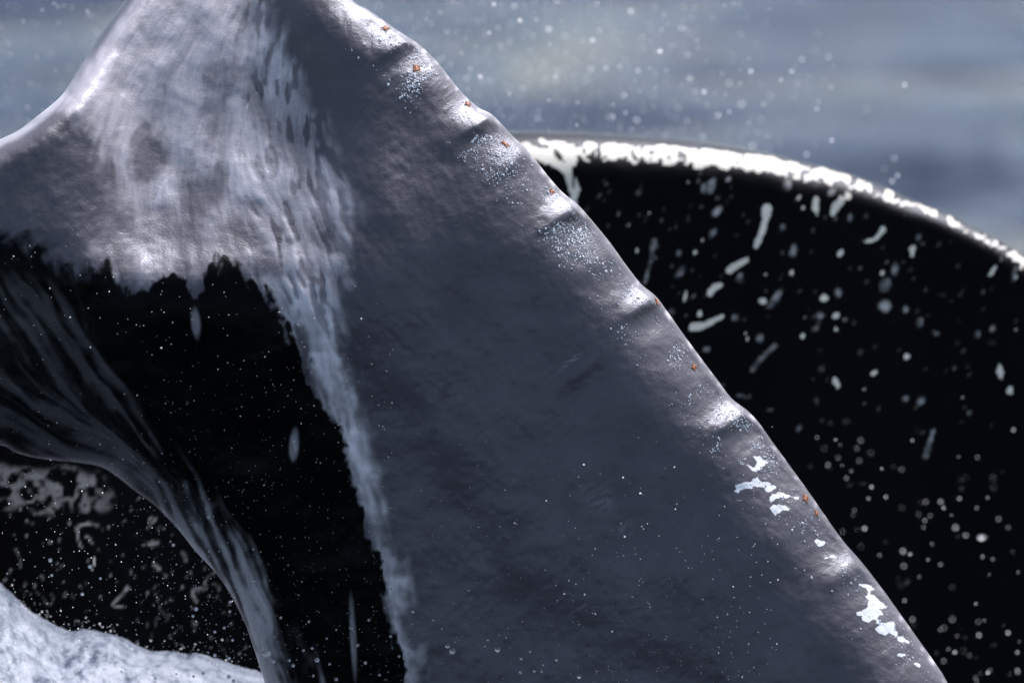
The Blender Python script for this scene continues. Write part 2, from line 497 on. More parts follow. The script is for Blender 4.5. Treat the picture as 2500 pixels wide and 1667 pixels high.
film = np.maximum(film, .9 * rimm * sm(XN, 185, 150) * (YN < 420) * (.6 + .4 * licC))  # bright rim light put into the colour
# leading edge sheen, painted as pale streaks
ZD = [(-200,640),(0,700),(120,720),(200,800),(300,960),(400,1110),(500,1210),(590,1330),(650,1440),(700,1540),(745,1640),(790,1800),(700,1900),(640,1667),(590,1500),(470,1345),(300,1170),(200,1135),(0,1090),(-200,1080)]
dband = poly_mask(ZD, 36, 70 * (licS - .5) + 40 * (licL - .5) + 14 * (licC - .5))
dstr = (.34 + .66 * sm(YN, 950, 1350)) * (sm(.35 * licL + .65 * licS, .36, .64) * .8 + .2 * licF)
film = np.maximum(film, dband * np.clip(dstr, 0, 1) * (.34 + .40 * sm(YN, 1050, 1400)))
# narrow pale marks on the black; two are glints put into the colour
for (cx, cy, rx, ry, dg, k) in ((478,790,13,42,-6,.55),(718,1085,13,44,4,.6),(862,1560,9,110,-3,.45),(283,668,12,30,-8,.5)):
    film = np.maximum(film, k * (1 - sm(ell(cx, cy, rx, ry, dg, 10), .4, 1.15)) * (.6 + .4 * licF))

for (cx, cy, rx, ry, dg, k) in ((1395,880,9,48,50,.22),(1470,1225,40,70,-48,.12),(1530,1290,26,26,0,.14),(1400,1500,10,50,55,.16),(1090,985,10,36,12,.0)):
    film = np.maximum(film, k * (1 - sm(ell(cx, cy, rx, ry, dg, 30), .3, 1.1)) * sm(licF, .3, .8))
# white scars by the knobbed edge (outlines in photograph pixels, read from the lower right)
SC = [[(530,150),(600,175),(625,190),(640,160),(625,125),(660,120),(690,150),(750,150),(700,165),(680,190),(695,205),(650,212),(615,205),(590,180),(545,165)],
      [(500,345),(530,330),(515,315),(560,295),(610,285),(650,255),(670,285),(735,295),(690,310),(640,310),(600,325),(545,325),(530,350)],
      [(705,340),(715,310),(790,310),(750,330),(720,345)],
      [(730,400),(745,375),(790,352),(850,362),(905,390),(850,382),(800,378),(760,392),(740,415)],
      [(735,450),(750,435),(865,430),(830,440),(865,455),(800,465),(780,490),(770,515),(740,480)],
      [(985,670),(1030,650),(1060,660),(1110,660),(1070,680),(1045,690),(1020,672)],
      [(1165,825),(1180,800),(1240,800),(1220,820),(1190,832)],
      [(1290,908),(1325,903),(1315,915)],[(1555,1385),(1590,1385),(1575,1395)],[(1570,1345),(1590,1350),(1580,1357)],[(760,115),(790,135),(810,150),(780,145)],
      [(515,402),(570,398),(545,410)],[(1070,770),(1130,755),(1165,760),(1110,770),(1080,785)],[(1660,1440),(1690,1445),(1680,1460)],[(1225,838),(1275,840),(1250,848)],
      [(1305,940),(1350,925),(1380,945),(1400,975),(1375,985),(1370,1000),(1400,1005),(1440,1050),(1470,1085),(1415,1085),(1450,1130),(1415,1150),(1440,1175),(1520,1180),(1530,1220),(1560,1250),(1545,1268),
       (1580,1265),(1620,1310),(1560,1300),(1530,1265),(1490,1245),(1470,1260),(1430,1245),(1410,1215),(1435,1195),(1405,1185),(1410,1160),(1350,1170),(1320,1165),(1330,1130),(1290,1125),(1345,1080),(1365,1040),(1340,1020),(1355,990),(1340,965)]]
whiteN = np.zeros_like(XN)
for pts in SC:
    P = np.array(pts, float) * .38265 + np.array([1600, 1067])
    i0 = int((P[:, 0].min() - 20 - nx_[0]) / G); i1 = int((P[:, 0].max() + 20 - nx_[0]) / G)
    j0 = int((P[:, 1].min() - 20 - ny_[0]) / G); j1 = int((P[:, 1].max() + 20 - ny_[0]) / G)
    s = sdf(nx_[i0:i1], ny_[j0:j1], P) + 5 * (licF[j0:j1, i0:i1] - .5) + 6 * (licC[j0:j1, i0:i1] - .5)
    whiteN[j0:j1, i0:i1] = np.maximum(whiteN[j0:j1, i0:i1], np.clip(.5 + s / 16, 0, 1))

trail = spline(NEAR[:41], 4, closed=False)
dtr = resample(seg_dist(*np.meshgrid(cgx, cgy), trail, closed=False), fxi, fyi)
near_edge = np.exp(-(dtr / 90) ** 2)
film = np.maximum(film, .8 * (1 - sm(dtr, 4, 13)) * sm(licC, .15, .7))  # highlight along the trailing rim, painted pale
film = np.maximum(film, .10 * (1 - sm(dtr, 20, 70)) * sm(licF, .45, .9))
KNOBS = [(999,95,1.0),(1196,284,1.1),(1408,505,1.0),(1598,728,1.0),(1824,1006,1.1),(2105,1378,.5),(1290,372,.3),(1505,620,.3)]
knob = np.zeros_like(XN); pit = np.zeros_like(XN)
for (kx, ky, k) in KNOBS:
    ex, ey = -.86, .50                       # the ridge runs inwards, down to the left
    a = (XN - kx) * ex + (YN - ky) * ey; b = -(XN - kx) * ey + (YN - ky) * ex   # b>0: above the ridge
    along = sm(a, -40, 15) * np.exp(-(np.maximum(a - 20, 0) / 75) ** 2)
    knob += k * 27 * along * np.exp(-(b / np.where(b > 0, 40, 20)) ** 2)
    pit += k * 7 * along * np.exp(-((b + 48) / 30) ** 2)

# broad form: slopes wanted in each zone (x to the right, u up; positive = falls away)
CG = 14.0
px_ = np.arange(-500, 2560, CG); py_ = np.arange(-200, 2130, CG)
PX, PY = np.meshgrid(px_, py_)
def zone(pts, soft): return sm(sdf(px_, py_, spline(pts, 3)), -soft, soft)
zB = zone([(150,215),(230,60),(300,-200),(700,-200),(690,20),(715,140),(810,390),(862,560),(850,700),(760,860),(660,720),(560,640),(470,690),(262,660),(258,400)], 50)
zC = zone(ZC, 60)
q = .12 + .12 * sm(PY, 500, 1200); p = .05 + 0 * PX
q = q * (1 - zC) + (-.30) * zC; p = p * (1 - zC) + .15 * zC
q = q * (1 - zB) + 1.35 * zB; p = p * (1 - zB) + (-.15) * zB
zA = zone([(-500,420),(0,330),(170,220),(280,330),(270,620),(0,570),(-500,520)], 40)
q = q * (1 - zA) + .05 * zA; p = p * (1 - zA) + .25 * zA
zAB = zone([(120,250),(330,250),(400,660),(200,640)], 60)
p = p * (1 - zAB) + .9 * zAB
zBE = zone([(650,-200),(740,-200),(770,0),(860,250),(930,480),(900,720),(790,720),(780,480),(720,250),(640,0)], 45)
p = p * (1 - zBE) + (-.85) * zBE
base = solve_slopes(blur(p, 2), -blur(q, 2), CG)
i0 = int((1700 - px_[0]) / CG); j0 = int((900 - py_[0]) / CG)
base = base - base[j0, i0]
fx2 = (nx_ - px_[0]) / CG; fy2 = (ny_ - py_[0]) / CG
mid_y = resample(base, fx2, fy2)

# edge thickness: slim knobbed trailing edge, thick round leading edge
w_tr = sm(resample(seg_dist(PX, PY, trail, closed=False), fx2, fy2) - np.maximum(sdn, 0) * 1.0, 40, 0)
Rr = 190 * (1 - w_tr) + 210 * w_tr
ul = spline([(-300,530),(-150,415),(0,341),(46,318),(92,283),(126,256),(158,224),(191,168),(222,119),(249,80),(283,31),(306,0),(370,-90)], 4, closed=False)
w_ul = sm(resample(seg_dist(PX, PY, ul, closed=False), fx2, fy2) - np.maximum(sdn, 0), 40, 0)
Rr = Rr * (1 - w_ul) + 65 * w_ul; Rr = Rr * (1 - .4 * w_tr * (1 - sm(YN, 250, 600))); Rr = blur(Rr, 8)
Ta = 120 * (1 - w_tr) + 150 * w_tr
Ta = Ta * (1 - .45 * w_tr * (1 - sm(YN, 250, 600)))
Ta = Ta * (1 - w_ul) + 90 * w_ul; Ta = blur(Ta, 22)
dd = np.clip(np.maximum(sdn, 0) / Rr, 0, 1)
T = Ta * np.sqrt(np.clip(1 - (1 - dd) ** 2, 0, 1))
w_roll = np.clip(blur(np.maximum(w_tr, w_ul), 8), 0, 1)
T2 = Ta * (1 - (1 - dd) ** 2.2) + 16 * np.sqrt(np.clip(1 - (1 - np.clip(np.maximum(sdn, 0) / 16, 0, 1)) ** 2, 0, 1))
T = T * (1 - w_roll) + T2 * w_roll
relief = -(knob - pit) * sm(sdn, 0, 14)
rip = (licC - .5) * (2.6 * film * ripzone + 1.5 * sm(XN, 1150, 850) * sm(XN, 650, 760) * (1 - black_and_reflection)) + (licF - .5) * .3 + (leather - .5) * (2.1 - 1.3 * film) * (1 - .8 * black_and_reflection)
rip += (flowbig - .5) * 10 * film + (mid - .5) * 4 * (1 - black_and_reflection) + (big - .5) * 26
rip += (licF - .5) * .9 * near_edge + ((licL - .5) * 6 + (licS - .5) * 5) * dband * sm(YN, 700, 1100)
# dents and old scratches on the broad face
for (cx, cy, rx, ry, dg, hgt) in ((1420,905,20,70,52,9),(1085,985,12,40,12,-7),(1400,1010,60,120,30,-9),(1150,600,120,160,20,8),(1330,760,90,60,0,-7),(1000,1300,90,150,20,8),(1700,1350,120,90,10,8),(1250,1480,110,60,-20,-7)):
    rip += hgt * np.exp(-ell(cx, cy, rx, ry, dg, 12) ** 2)
rip *= sm(sdn, 0, 25)
front = mid_y + 100 - T + relief - rip
back = mid_y + 100 + T * (.8 - .6 * w_tr)
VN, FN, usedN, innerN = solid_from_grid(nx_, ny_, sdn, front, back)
streak = np.clip(.5 + (licF - .5) * (.10 + .15 * film) + (licC - .5) * .25 * film * ripzone + (mid - .5) * .35 + (big - .5) * .6 + .10 * near_edge + .4 * sm(YN, 620, 800) * film, 0, 1)  # also lightens the painted sheen of the lower band
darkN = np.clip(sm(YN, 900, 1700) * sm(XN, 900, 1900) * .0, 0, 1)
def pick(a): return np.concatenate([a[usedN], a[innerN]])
attrN = {'black_and_reflection': pick(black_and_reflection), 'film': pick(film), 'white': pick(whiteN), 'streak': pick(streak), 'underside': pick(darkN)}  # film holds the painted sheen and highlights with the faint marks

# --- far fluke: outline, depth, white marks
FAR = [(1100,345),(1180,326),(1255,320),(1336,320),(1451,324),(1565,331),(1640,338),(1715,346),(1810,360),(1887,376),(1944,392),(2002,406),(2059,421),(2136,448),(2193,474),(2251,498),(2308,520),
       (2365,547),(2423,575),(2465,600),(2510,632),(2700,790),(2850,1050),(2880,1500),(2860,2150),(1800,2160),(800,2160),(0,2160),(-480,2150),(-500,1500),(-420,1050),(-250,960),(0,980),(300,900),(500,700),(800,480)]
GF = 5.0
fx_ = np.arange(-540, 2920, GF); fy_ = np.arange(280, 2180, GF)
far_poly = spline(FAR, 5)
sdf_far = sdf(fx_, fy_, far_poly)
XF, YF = np.meshgrid(fx_, fy_)
whiteF = np.zeros_like(XF); faintF = np.zeros_like(XF)
nzT = vnoise(fx_, fy_, 13, 25, 2); nzF = vnoise(fx_, fy_, 26, 21, 3); nzS = vnoise(fx_, fy_, 60, 22, 3)
def spot(cx, cy, rx, ry, deg=0, k=1.0):
    a = math.radians(deg); dx = XF - cx; dy = YF - cy
    m = (np.abs(dx) < 140) & (np.abs(dy) < 140)
    u = dx[m] * math.cos(a) + dy[m] * math.sin(a); v = -dx[m] * math.sin(a) + dy[m] * math.cos(a)
    r = np.sqrt((u / (rx * .76)) ** 2 + (v / (ry * .84)) ** 2) + 1.1 * (nzF[m] - .5) + .9 * (nzT[m] - .5)
    if k > .65: whiteF[m] = np.maximum(whiteF[m], 1 - sm(r, .6, 1.3))
    else: faintF[m] = np.maximum(faintF[m], k * 1.5 * (1 - sm(r, .7, 1.15)))
def stroke(pts, r0, r1, k=1.0):
    P = spline(pts, 6, closed=False)
    for i, (x, y) in enumerate(P):
        r = r0 + (r1 - r0) * i / (len(P) - 1)
        spot(x, y, r, r, 0, k)
for s in ((1718,460,8,15,0),(1736,455,11,21,5),(1778,438,7,7,0),(1923,452,15,16,0),(1751,517,10,18,35),(1740,570,11,18,40),(1910,555,10,9,0),(1952,482,8,14,30),(1960,507,7,7,0),(1992,497,10,27,-8),
          (2044,501,12,29,30),(2075,532,8,13,0),(2030,470,13,9,-30),(2071,478,13,10,20),(2170,475,11,17,0),(1657,617,10,11,0),(1696,617,10,8,0),(1937,609,9,18,5),(2052,618,12,9,-20),(2228,611,9,18,10),
          (1659,669,11,18,42),(1742,707,14,25,55),(1673,722,9,18,10),(1860,734,15,8,0),(1891,730,9,30,35),(1933,665,7,8,0),(2048,715,11,15,-20),(2013,728,15,10,0),(2155,667,9,9,0),(2184,659,9,19,5),
          (2163,695,12,22,20),(2161,747,19,18,0),(2210,757,7,9,0),(2247,785,9,11,0),(2287,814,6,7,0),(2423,803,9,11,0),(2388,816,9,10,0),(2000,770,12,8,0),(2042,770,15,10,-20),(1990,803,14,8,-25),
          (1960,820,7,8,0),(2040,803,8,7,0),(2063,780,8,7,0),(1709,764,9,9,0),(1793,776,13,11,-20),(1856,826,9,10,0),(2212,870,14,9,-15),(2134,910,14,9,-20),(2042,933,8,19,-25),(2442,906,7,21,-5),(2466,956,12,12,0),
          (2210,973,8,8,0),(2249,979,9,11,20),(2423,661,6,23,32),(2478,667,6,19,10),(1807,676,8,12,20),(1560,470,8,9,0),(1535,550,7,6,0),(1555,612,6,6,0)):
    spot(*s, rng.choice([1.0, 1.0, .6, .45]))
for s in ((1807,965,15,6),(1726,852,9,7),(2006,900,8,8),(2365,1007,6,7),(1950,1045,8,8),(1640,760,9,6),(1700,890,8,6),(2100,860,7,7),(2330,900,6,6),(1600,600,6,9),(1765,940,7,6),(1880,1000,9,5)):
    spot(*s, 0, .35)
stroke([(1873,513),(1868,540),(1857,570),(1846,600)], 15, 8)
stroke([(1780,661),(1800,648),(1822,636)], 8, 10)
stroke([(2113,590),(2138,582),(2155,560)], 5, 7)
stroke([(1688,799),(1725,792),(1764,772)], 11, 6, .7)
stroke([(1837,902),(1858,875),(1891,845)], 9, 7, .35)
stroke([(1597,590),(1588,640),(1575,690)], 6, 5, .45)
stroke([(2279,1051),(2270,1080),(2260,1113)], 7, 7, .5)
for _ in range(170):    # small flecks, thickest below the rim
    x = rng.uniform(1330, 2490); y = 420 + 700 * rng.beta(1.0, 2.2) + max(0, x - 1900) * .22
    spot(x, y, rng.uniform(2.5, 5), rng.uniform(3, 8), rng.uniform(-10, 50), rng.choice([.15, .25, .4, .9], p=[.4, .3, .2, .1]))
for _ in range(60):     # faint scars over the lower wall
    spot(rng.uniform(1500, 2480), rng.uniform(700, 1667), rng.uniform(4, 9), rng.uniform(4, 12), rng.uniform(0, 180), rng.uniform(.04, .16))
# pale border under the rim
edge_far = spline(FAR[:22], 4, closed=False)
dF = seg_dist(XF, YF, edge_far, closed=False)
bw = np.interp(XF, [1200,1300,1420,1600,1700,1800,1900,1960,2050,2120,2250,2350,2450,2600], [80,76,68,64,60,52,50,44,38,28,22,26,28,26])
b0 = np.interp(XF, [1200,1300,1420,1600,1750,1850,2100,2600], [26,24,22,20,14,6,2,2])
brk = np.interp(XF, [1200,1900,2000,2100,2200,2350,2600], [.40,.38,.44,.44,.44,.50,.5])
colmn = vnoise(fx_, np.array([0.0, 1.0]), 17, 41, 2)[0][None, :]
band = sm(dF - b0 + 16 * (nzF - .5), 0, 7) * (1 - sm(dF - bw + 30 * (nzF - .5) + 26 * (colmn - .5) + 16 * (nzS - .5), -6, 4)) * (sdf_far > 0)
colmn = vnoise(fx_, np.array([0.0, 1.0]), 17, 41, 2)[0][None, :]
band *= sm(.35 * nzF + .40 * nzT + .25 * colmn, brk - .06, brk + .06)
whiteF = np.maximum(whiteF, band)
stroke([(1300,372),(1345,385),(1385,420),(1402,455),(1398,500)], 22, 15)
stroke([(1330,360),(1360,370),(1400,395)], 24, 22)
for (cx, cy, rx, ry, dg) in ((1320,356,30,6,10),(1362,378,8,20,-35),(1400,432,5,30,0),(1462,385,7,25,0),(1540,352,40,4,5),(1566,352,6,22,0),(1405,346,26,8,0),(1358,450,20,40,0),(1612,395,5,12,0)):
    a = math.radians(dg); dx = XF - cx; dy = YF - cy
    u = dx * math.cos(a) + dy * math.sin(a); v = -dx * math.sin(a) + dy * math.cos(a)
    whiteF *= sm(np.sqrt((u / rx) ** 2 + (v / ry) ** 2) + .4 * (nzF - .5), .75, 1.15)
# lower left: scars and a smear of foam on the hidden side
r2 = np.random.default_rng(99)
for _ in range(420):
    x, y = r2.uniform(0, 620), r2.uniform(1240, 1630)
    if r2.random() < .5: spot(x, y, r2.uniform(2, 4.5), r2.uniform(2.5, 9), r2.uniform(-30, 30), r2.uniform(.12, .6))
for (pts, a, b, k) in (([(188,1285),(215,1278),(240,1283)],6,7,.6),([(188,1285),(190,1310),(198,1335)],6,6,.6),([(215,1310),(228,1330)],7,5,.5),([(300,1275),(340,1215)],5,4,.4),([(525,1395),(500,1420),(505,1435),(470,1440),(480,1470)],5,8,.5),
                       ([(310,1435),(295,1455),(275,1475),(300,1480)],9,7,.6),([(375,1375),(390,1390)],9,8,.5),([(445,1345),(455,1370)],8,7,.5),([(380,1265),(360,1290)],7,5,.5),([(365,1330),(385,1325)],8,8,.45)):
    stroke(pts, a * .7, b * .7, k)
lace = 1 - np.abs(2 * vnoise(fx_, fy_, 34, 51, 3) - 1)
filmF = sm(lace, .72, .97) * (.4 + .6 * nzT) * (1 - sm(np.sqrt(((XF - 110) / 185) ** 2 + ((YF - 1195) / 62) ** 2) + .9 * (nzS - .5), .65, 1.05)) * .8
for _ in range(10):
    x, y = r2.uniform(0, 600), r2.uniform(1215, 1600); a = r2.uniform(.6, 2.4); P = [(x, y)]
    for _ in range(r2.integers(2, 5)):
        a += r2.normal(0, .45); x += 17 * math.cos(a); y += 17 * math.sin(a); P.append((x, y))
    stroke(P, r2.uniform(2.6, 4.2), 2.4, r2.choice([.2, .35, .5, .9], p=[.4, .3, .2, .1]))
# depth of the far fluke: a broad wall, leaning over a little, bowed
far_d = 1500 + 70 * np.sin((XF - 1250) / 900) - .42 * (YF - 900) + 80 * ((XF - 1300) / 1500) ** 2
far_d = far_d - 500 * sm(XF, 900, -500)
rF = np.interp(XF, [1500, 1900, 2250], [110, 90, 52])
ddf = np.clip(np.maximum(sdf_far, 0) / rF, 0, 1)
TF = 1.5 * rF * np.sqrt(np.clip(1 - (1 - ddf) ** 2, 0, 1))
rf = (nzS - .5) * 4 * sm(sdf_far, 0, 60)
VF, FF, usedF, innerF = solid_from_grid(fx_, fy_, sdf_far, far_d + 165 - TF - rf, far_d + 165 + .4 * TF)
def pickF(a): return np.concatenate([a[usedF], a[innerF]])
zer = np.zeros_like(XF)
attrF = {'black_and_reflection': pickF(np.ones_like(XF)), 'film': pickF(np.maximum(filmF, np.clip(faintF, 0, 1) * (.25 + .75 * sm(nzT, .3, .62)))), 'white': pickF(whiteF), 'streak': pickF(nzF), 'underside': pickF(zer + 1)}
whale = mesh_obj('humpback_whale_tail', np.concatenate([VN, VF]), np.concatenate([FN, FF + len(VN)]), M_SKIN)
for k in attrN: add_attr(whale.data, k, np.concatenate([attrN[k], attrF[k]]))
tag(whale, 'dark grey whale tail with knobbed edge, its far fluke black with white marks', 'whale')

def near_depth(X, Y):
    return bilerp(front, (np.asarray(X, float) - nx_[0]) / G, (np.asarray(Y, float) - ny_[0]) / G)
def near_sd(X, Y):
    return bilerp(sdn, (np.asarray(X, float) - nx_[0]) / G, (np.asarray(Y, float) - ny_[0]) / G)

# ------------------------------------------------------------------ white water
def build_foam():
    prof_x = [-600,-100,0,50,115,161,214,275,325,363,421,497,574,627,700,900]
    prof_y = [1380,1400,1423,1469,1518,1540,1541,1546,1576,1587,1592,1603,1622,1641,1665,1720]
    d_crest = .66
    nxf, nyf = 260, 150
    Xp = np.linspace(-500, 800, nxf); tt = np.linspace(0, 1, nyf)
    crest = unproject(Xp, np.interp(Xp, prof_x, prof_y), d_crest)
    r = vnoise(np.arange(nxf) * 1.0, np.arange(nyf) * 1.0, 26, 61, 4)
    V = np.zeros((nyf, nxf, 3))
    for j, t in enumerate(tt):
        # from behind the crest, over it, and down towards the camera
        s = (t - .25) / .75
        dy = -s * 1.1 if s > 0 else -s * .5
        V[j, :, 0] = crest[:, 0]
        V[j, :, 1] = crest[:, 1] + dy
        fall = (.10 * s + .9 * s ** 2.2) if s > 0 else (s / .333) ** 2
        V[j, :, 2] = crest[:, 2] * (1 - fall) - .06 * fall
    V[..., 2] += (vnoise(np.arange(nxf) * 1.0, np.arange(nyf) * 1.0, 5, 63, 3) - .5) * .014
    V[..., 2] += (r - .5) * .06 * sm(np.abs(tt - .25), .02, .15)[:, None]
    i = np.arange(nxf * nyf).reshape(nyf, nxf)
    F = np.stack([i[:-1, :-1], i[1:, :-1], i[1:, 1:], i[:-1, 1:]], -1).reshape(-1, 4)
    return tag(mesh_obj('white_water', V.reshape(-1, 3), F, M_FOAM), 'churned white and blue foam at the foot of the whale tail', 'foam', kind='stuff')
build_foam()

# ------------------------------------------------------------------ whale lice
def louse_mesh():
    import bmesh
    bm = bmesh.new()
    def blob(c, r):
        res = bmesh.ops.create_icosphere(bm, subdivisions=2, radius=1.0)
        for v in res['verts']:
            v.co = Vector((v.co.x * r[0] + c[0], v.co.y * r[1] + c[1], v.co.z * r[2] + c[2]))
    for k in range(6):                     # jointed trunk
        x = -.45 + k * .18; w = [.16, .25, .30, .30, .25, .15][k]
        blob((x, 0, .12), (.13, w, .12))
    blob((.60, 0, .10), (.13, .11, .09))
    def limb(pts, r):
        for a, b in zip(pts[:-1], pts[1:]):
            a = Vector(a); b = Vector(b); d = (b - a)
            res = bmesh.ops.create_cone(bm, cap_ends=True, segments=6, radius1=r, radius2=r * .7, depth=d.length)
            q = d.to_track_quat('Z', 'Y')
            for v in res['verts']: v.co = q @ v.co + (a + b) / 2
    for s in (-1, 1):
        for x, dx in ((.38, .35), (.18, .12), (-.15, -.08), (-.33, -.26), (-.48, -.45)):
            limb([(x, s * .2, .12), (x + dx * .5, s * .42, .24), (x + dx, s * .52, .02)], .06)
        limb([(.66, s * .05, .1), (.92, s * .16, .1)], .02)
    me = bpy.data.meshes.new('whale_louse'); bm.to_mesh(me); bm.free()
    for f in me.polygons: f.use_smooth = True
    me.materials.append(M_LOUSE)
    return me
LM = louse_mesh()
LICE = [(942,70,25,1.1,'brown orange whale louse uppermost on the knobbed edge, near the frame top'),
        (1017,168,70,1.25,'bright orange whale louse with spread legs below the first knob'),
        (1142,255,30,1.0,'flat orange whale louse just above the second knob'),
        (1233,352,110,1.05,'orange whale louse just below the second knob among white beads'),
        (1347,468,20,.9,'small orange whale louse just above the third knob'),
        (1604,737,60,1.1,'pale orange whale louse on the rim by the fourth knob'),
        (1694,896,35,.95,'small red orange whale louse midway between the fourth and fifth knobs'),
        (1966,1216,40,1.2,'orange whale louse near the rim beside the white ragged scars'),
        (1993,1252,50,.8,'faint rusty whale louse lowest of all on the rim')]
for (x, y, rot, k, lab) in LICE:
    P = unproject(x, y, near_depth(x, y) * S)
    e = 6
    tx = unproject(x + e, y, near_depth(x + e, y) * S) - unproject(x - e, y, near_depth(x - e, y) * S)
    ty = unproject(x, y - e, near_depth(x, y - e) * S) - unproject(x, y + e, near_depth(x, y + e) * S)
    nrm = Vector(np.cross(tx, ty)).normalized()
    o = bpy.data.objects.new('whale_louse', LM); col.objects.link(o)
    o.location = Vector(P) - nrm * .0005
    q_ = nrm.to_track_quat('Z', 'Y')
    from mathutils import Quaternion
    o.rotation_mode = 'QUATERNION'
    o.rotation_quaternion = q_ @ Quaternion((0, 0, 1), math.radians(rot))
    o.scale = (.0098 * k,) * 3
    tag(o, lab, 'whale louse', 'whale lice along the knobbed edge')

# ------------------------------------------------------------------ beads of water and specks on the knobbed edge
def ico(sub):
    import bmesh
    bm = bmesh.new(); bmesh.ops.create_icosphere(bm, subdivisions=sub, radius=1.0)
    V = np.array([v.co[:] for v in bm.verts]); F = np.array([[v.index for v in f.verts] for f in bm.faces]); bm.free()
    return V, F
I1, IF1 = ico(1)
def swarm(name, pts, rad, stretch, mat, flat=None):
    """many small drops joined into one mesh"""
    n = len(pts); k = len(I1)
    V = I1[None] * rad[:, None, None] * stretch[:, None, :]
    V = V + pts[:, None, :]
    F = IF1[None] + (np.arange(n) * k)[:, None, None]
    return mesh_obj(name, V.reshape(-1, 3), F.reshape(-1, 3), mat)
def edge_beads():
    r = np.random.default_rng(17)
    xs, ys, rr = [], [], []
    tr = spline(NEAR[1:40], 10, closed=False)
    seglen = np.r_[0, np.cumsum(np.hypot(*np.diff(tr, axis=0).T))]
    clump = vnoise(nx_, ny_, 60, 91, 3)
    while len(xs) < 3600:
        t = r.uniform(0, seglen[-1]); i = min(np.searchsorted(seglen, t), len(tr) - 2)
        tan = tr[i + 1] - tr[i]; tan = tan / (np.hypot(*tan) + 1e-9)
        inn = np.array([-tan[1], tan[0]])
        P = tr[i] + (tr[i + 1] - tr[i]) * r.random() + inn * (14 + 130 * r.beta(1.3, 2.2))
        if not (-20 < P[0] < 2500 and -20 < P[1] < 1680): continue
        kd = min((P[0] - kx + 10) ** 2 + (P[1] - ky - 75) ** 2 for kx, ky, _ in KNOBS[:5])
        w = .12 + .9 * math.exp(-kd / 75 ** 2)
        c = clump[int((P[1] - ny_[0]) / G), int((P[0] - nx_[0]) / G)]
        if r.random() > w * sm(c, .35, .65): continue
        if near_sd(P[0], P[1]) < 6: continue
        xs.append(P[0]); ys.append(P[1]); rr.append(r.lognormal(math.log(1.0), .45))
    xs, ys, rr = map(np.array, (xs, ys, rr))
    pts = unproject(xs, ys, (near_depth(xs, ys) - .3 * rr) * S)
    st = np.stack([r.uniform(.8, 1.3, len(xs)), np.full(len(xs), .55), r.uniform(.9, 1.9, len(xs))], -1)
    o = swarm('water_beads', pts, np.minimum(rr, 3.0) * S, st, M_BEAD)
    o.parent = whale; o['kind'] = 'stuff'
    return o
edge_beads()

# ------------------------------------------------------------------ spray: single drops and fine mist
I2, IF2 = ico(2)
def drop_mesh(name, mat, wob):
    V = I2 * (1 + wob * np.sin(3 * I2[:, [1]] + 2 * I2[:, [0]]))
    o = mesh_obj(name, V, IF2, mat); me = o.data
    bpy.data.objects.remove(o)
    return me
DM = drop_mesh('water_drop', M_DROP, .06)
def place_drop(X, Y, d, r_px, label, group, stretch=(1, 1, 1), tilt=0.0):
    o = bpy.data.objects.new('water_drop', DM); col.objects.link(o)
    o.location = unproject(X, Y, d)
    rr = r_px * S
    o.scale = (rr * stretch[0], rr * stretch[1], rr * stretch[2])
    o.rotation_euler = (0, tilt, 0)
    tag(o, label, 'water drop', group)
R2 = [(1460,6),(1490,135),(1395,10),(1060,30),(1190,40),(720,80),(1225,130),(1330,125),(1090,180),(1410,185),(1030,210),(760,205),(1515,225),(1310,230),(1735,195),(2010,240),(1935,70),(2145,95),(2120,325),
      (1165,260),(1100,290),(820,290),(1380,400),(885,500),(975,490),(910,440),(1050,525),(1245,565),(1385,500),(1455,490),(1680,440),(1775,435),(1980,450),(2055,440),(2310,500),(2340,585),(1195,680),(1340,755),
      (1590,800),(1595,655),(1890,610),(1900,720),(1820,745),(2090,560),(1160,600),(1410,640),(1720,490),(1690,255),(1970,765),(1095,720)]
R3 = [(180,45),(55,95),(235,115),(80,155),(165,180),(40,190),(265,260),(270,305),(95,300),(30,330),(205,350),(220,500),(255,585),(310,585),(70,450),(610,455),(870,455),(1105,365),(935,380),(800,510),(905,530),
      (470,530),(445,605),(735,610),(890,610),(550,665),(690,665),(1040,650),(1030,695),(1120,550),(75,725),(145,690),(205,770),(400,735),(470,715),(670,750),(600,785),(715,855),(300,865),(790,935),(1125,895),
      (620,930),(725,955),(965,985),(1525,1010),(1460,1075),(1510,1155),(1590,540),(1350,700),(1545,1120)]
R9 = [(1150,15),(1310,20),(1285,70),(1180,50),(1375,100),(1300,150),(1165,130),(1100,175),(1190,180),(1640,20),(1445,200),(1570,205),(1250,215),(1220,260),(1380,315),(1360,390),(1470,380),(1725,410),(1820,410),
      (1840,450),(1940,390),(2120,385),(2050,450),(1890,495),(1755,500),(1720,530),(2190,520),(1915,575),(1980,625),(1580,725),(1625,745),(1740,780),(1820,810),(1585,820),(2130,875),(2315,860),(1195,600),
      (1310,695),(1590,1040),(2045,1060),(1640,1160),(1895,1160),(1925,1265),(2060,1175),(2250,1245),(2065,1260),(1840,1215),(1870,1350),(1910,1370),(2005,1390),(2310,1370),(2310,1480),(2120,1500),(1840,1425),
      (2050,1550),(1270,465),(1335,580)]
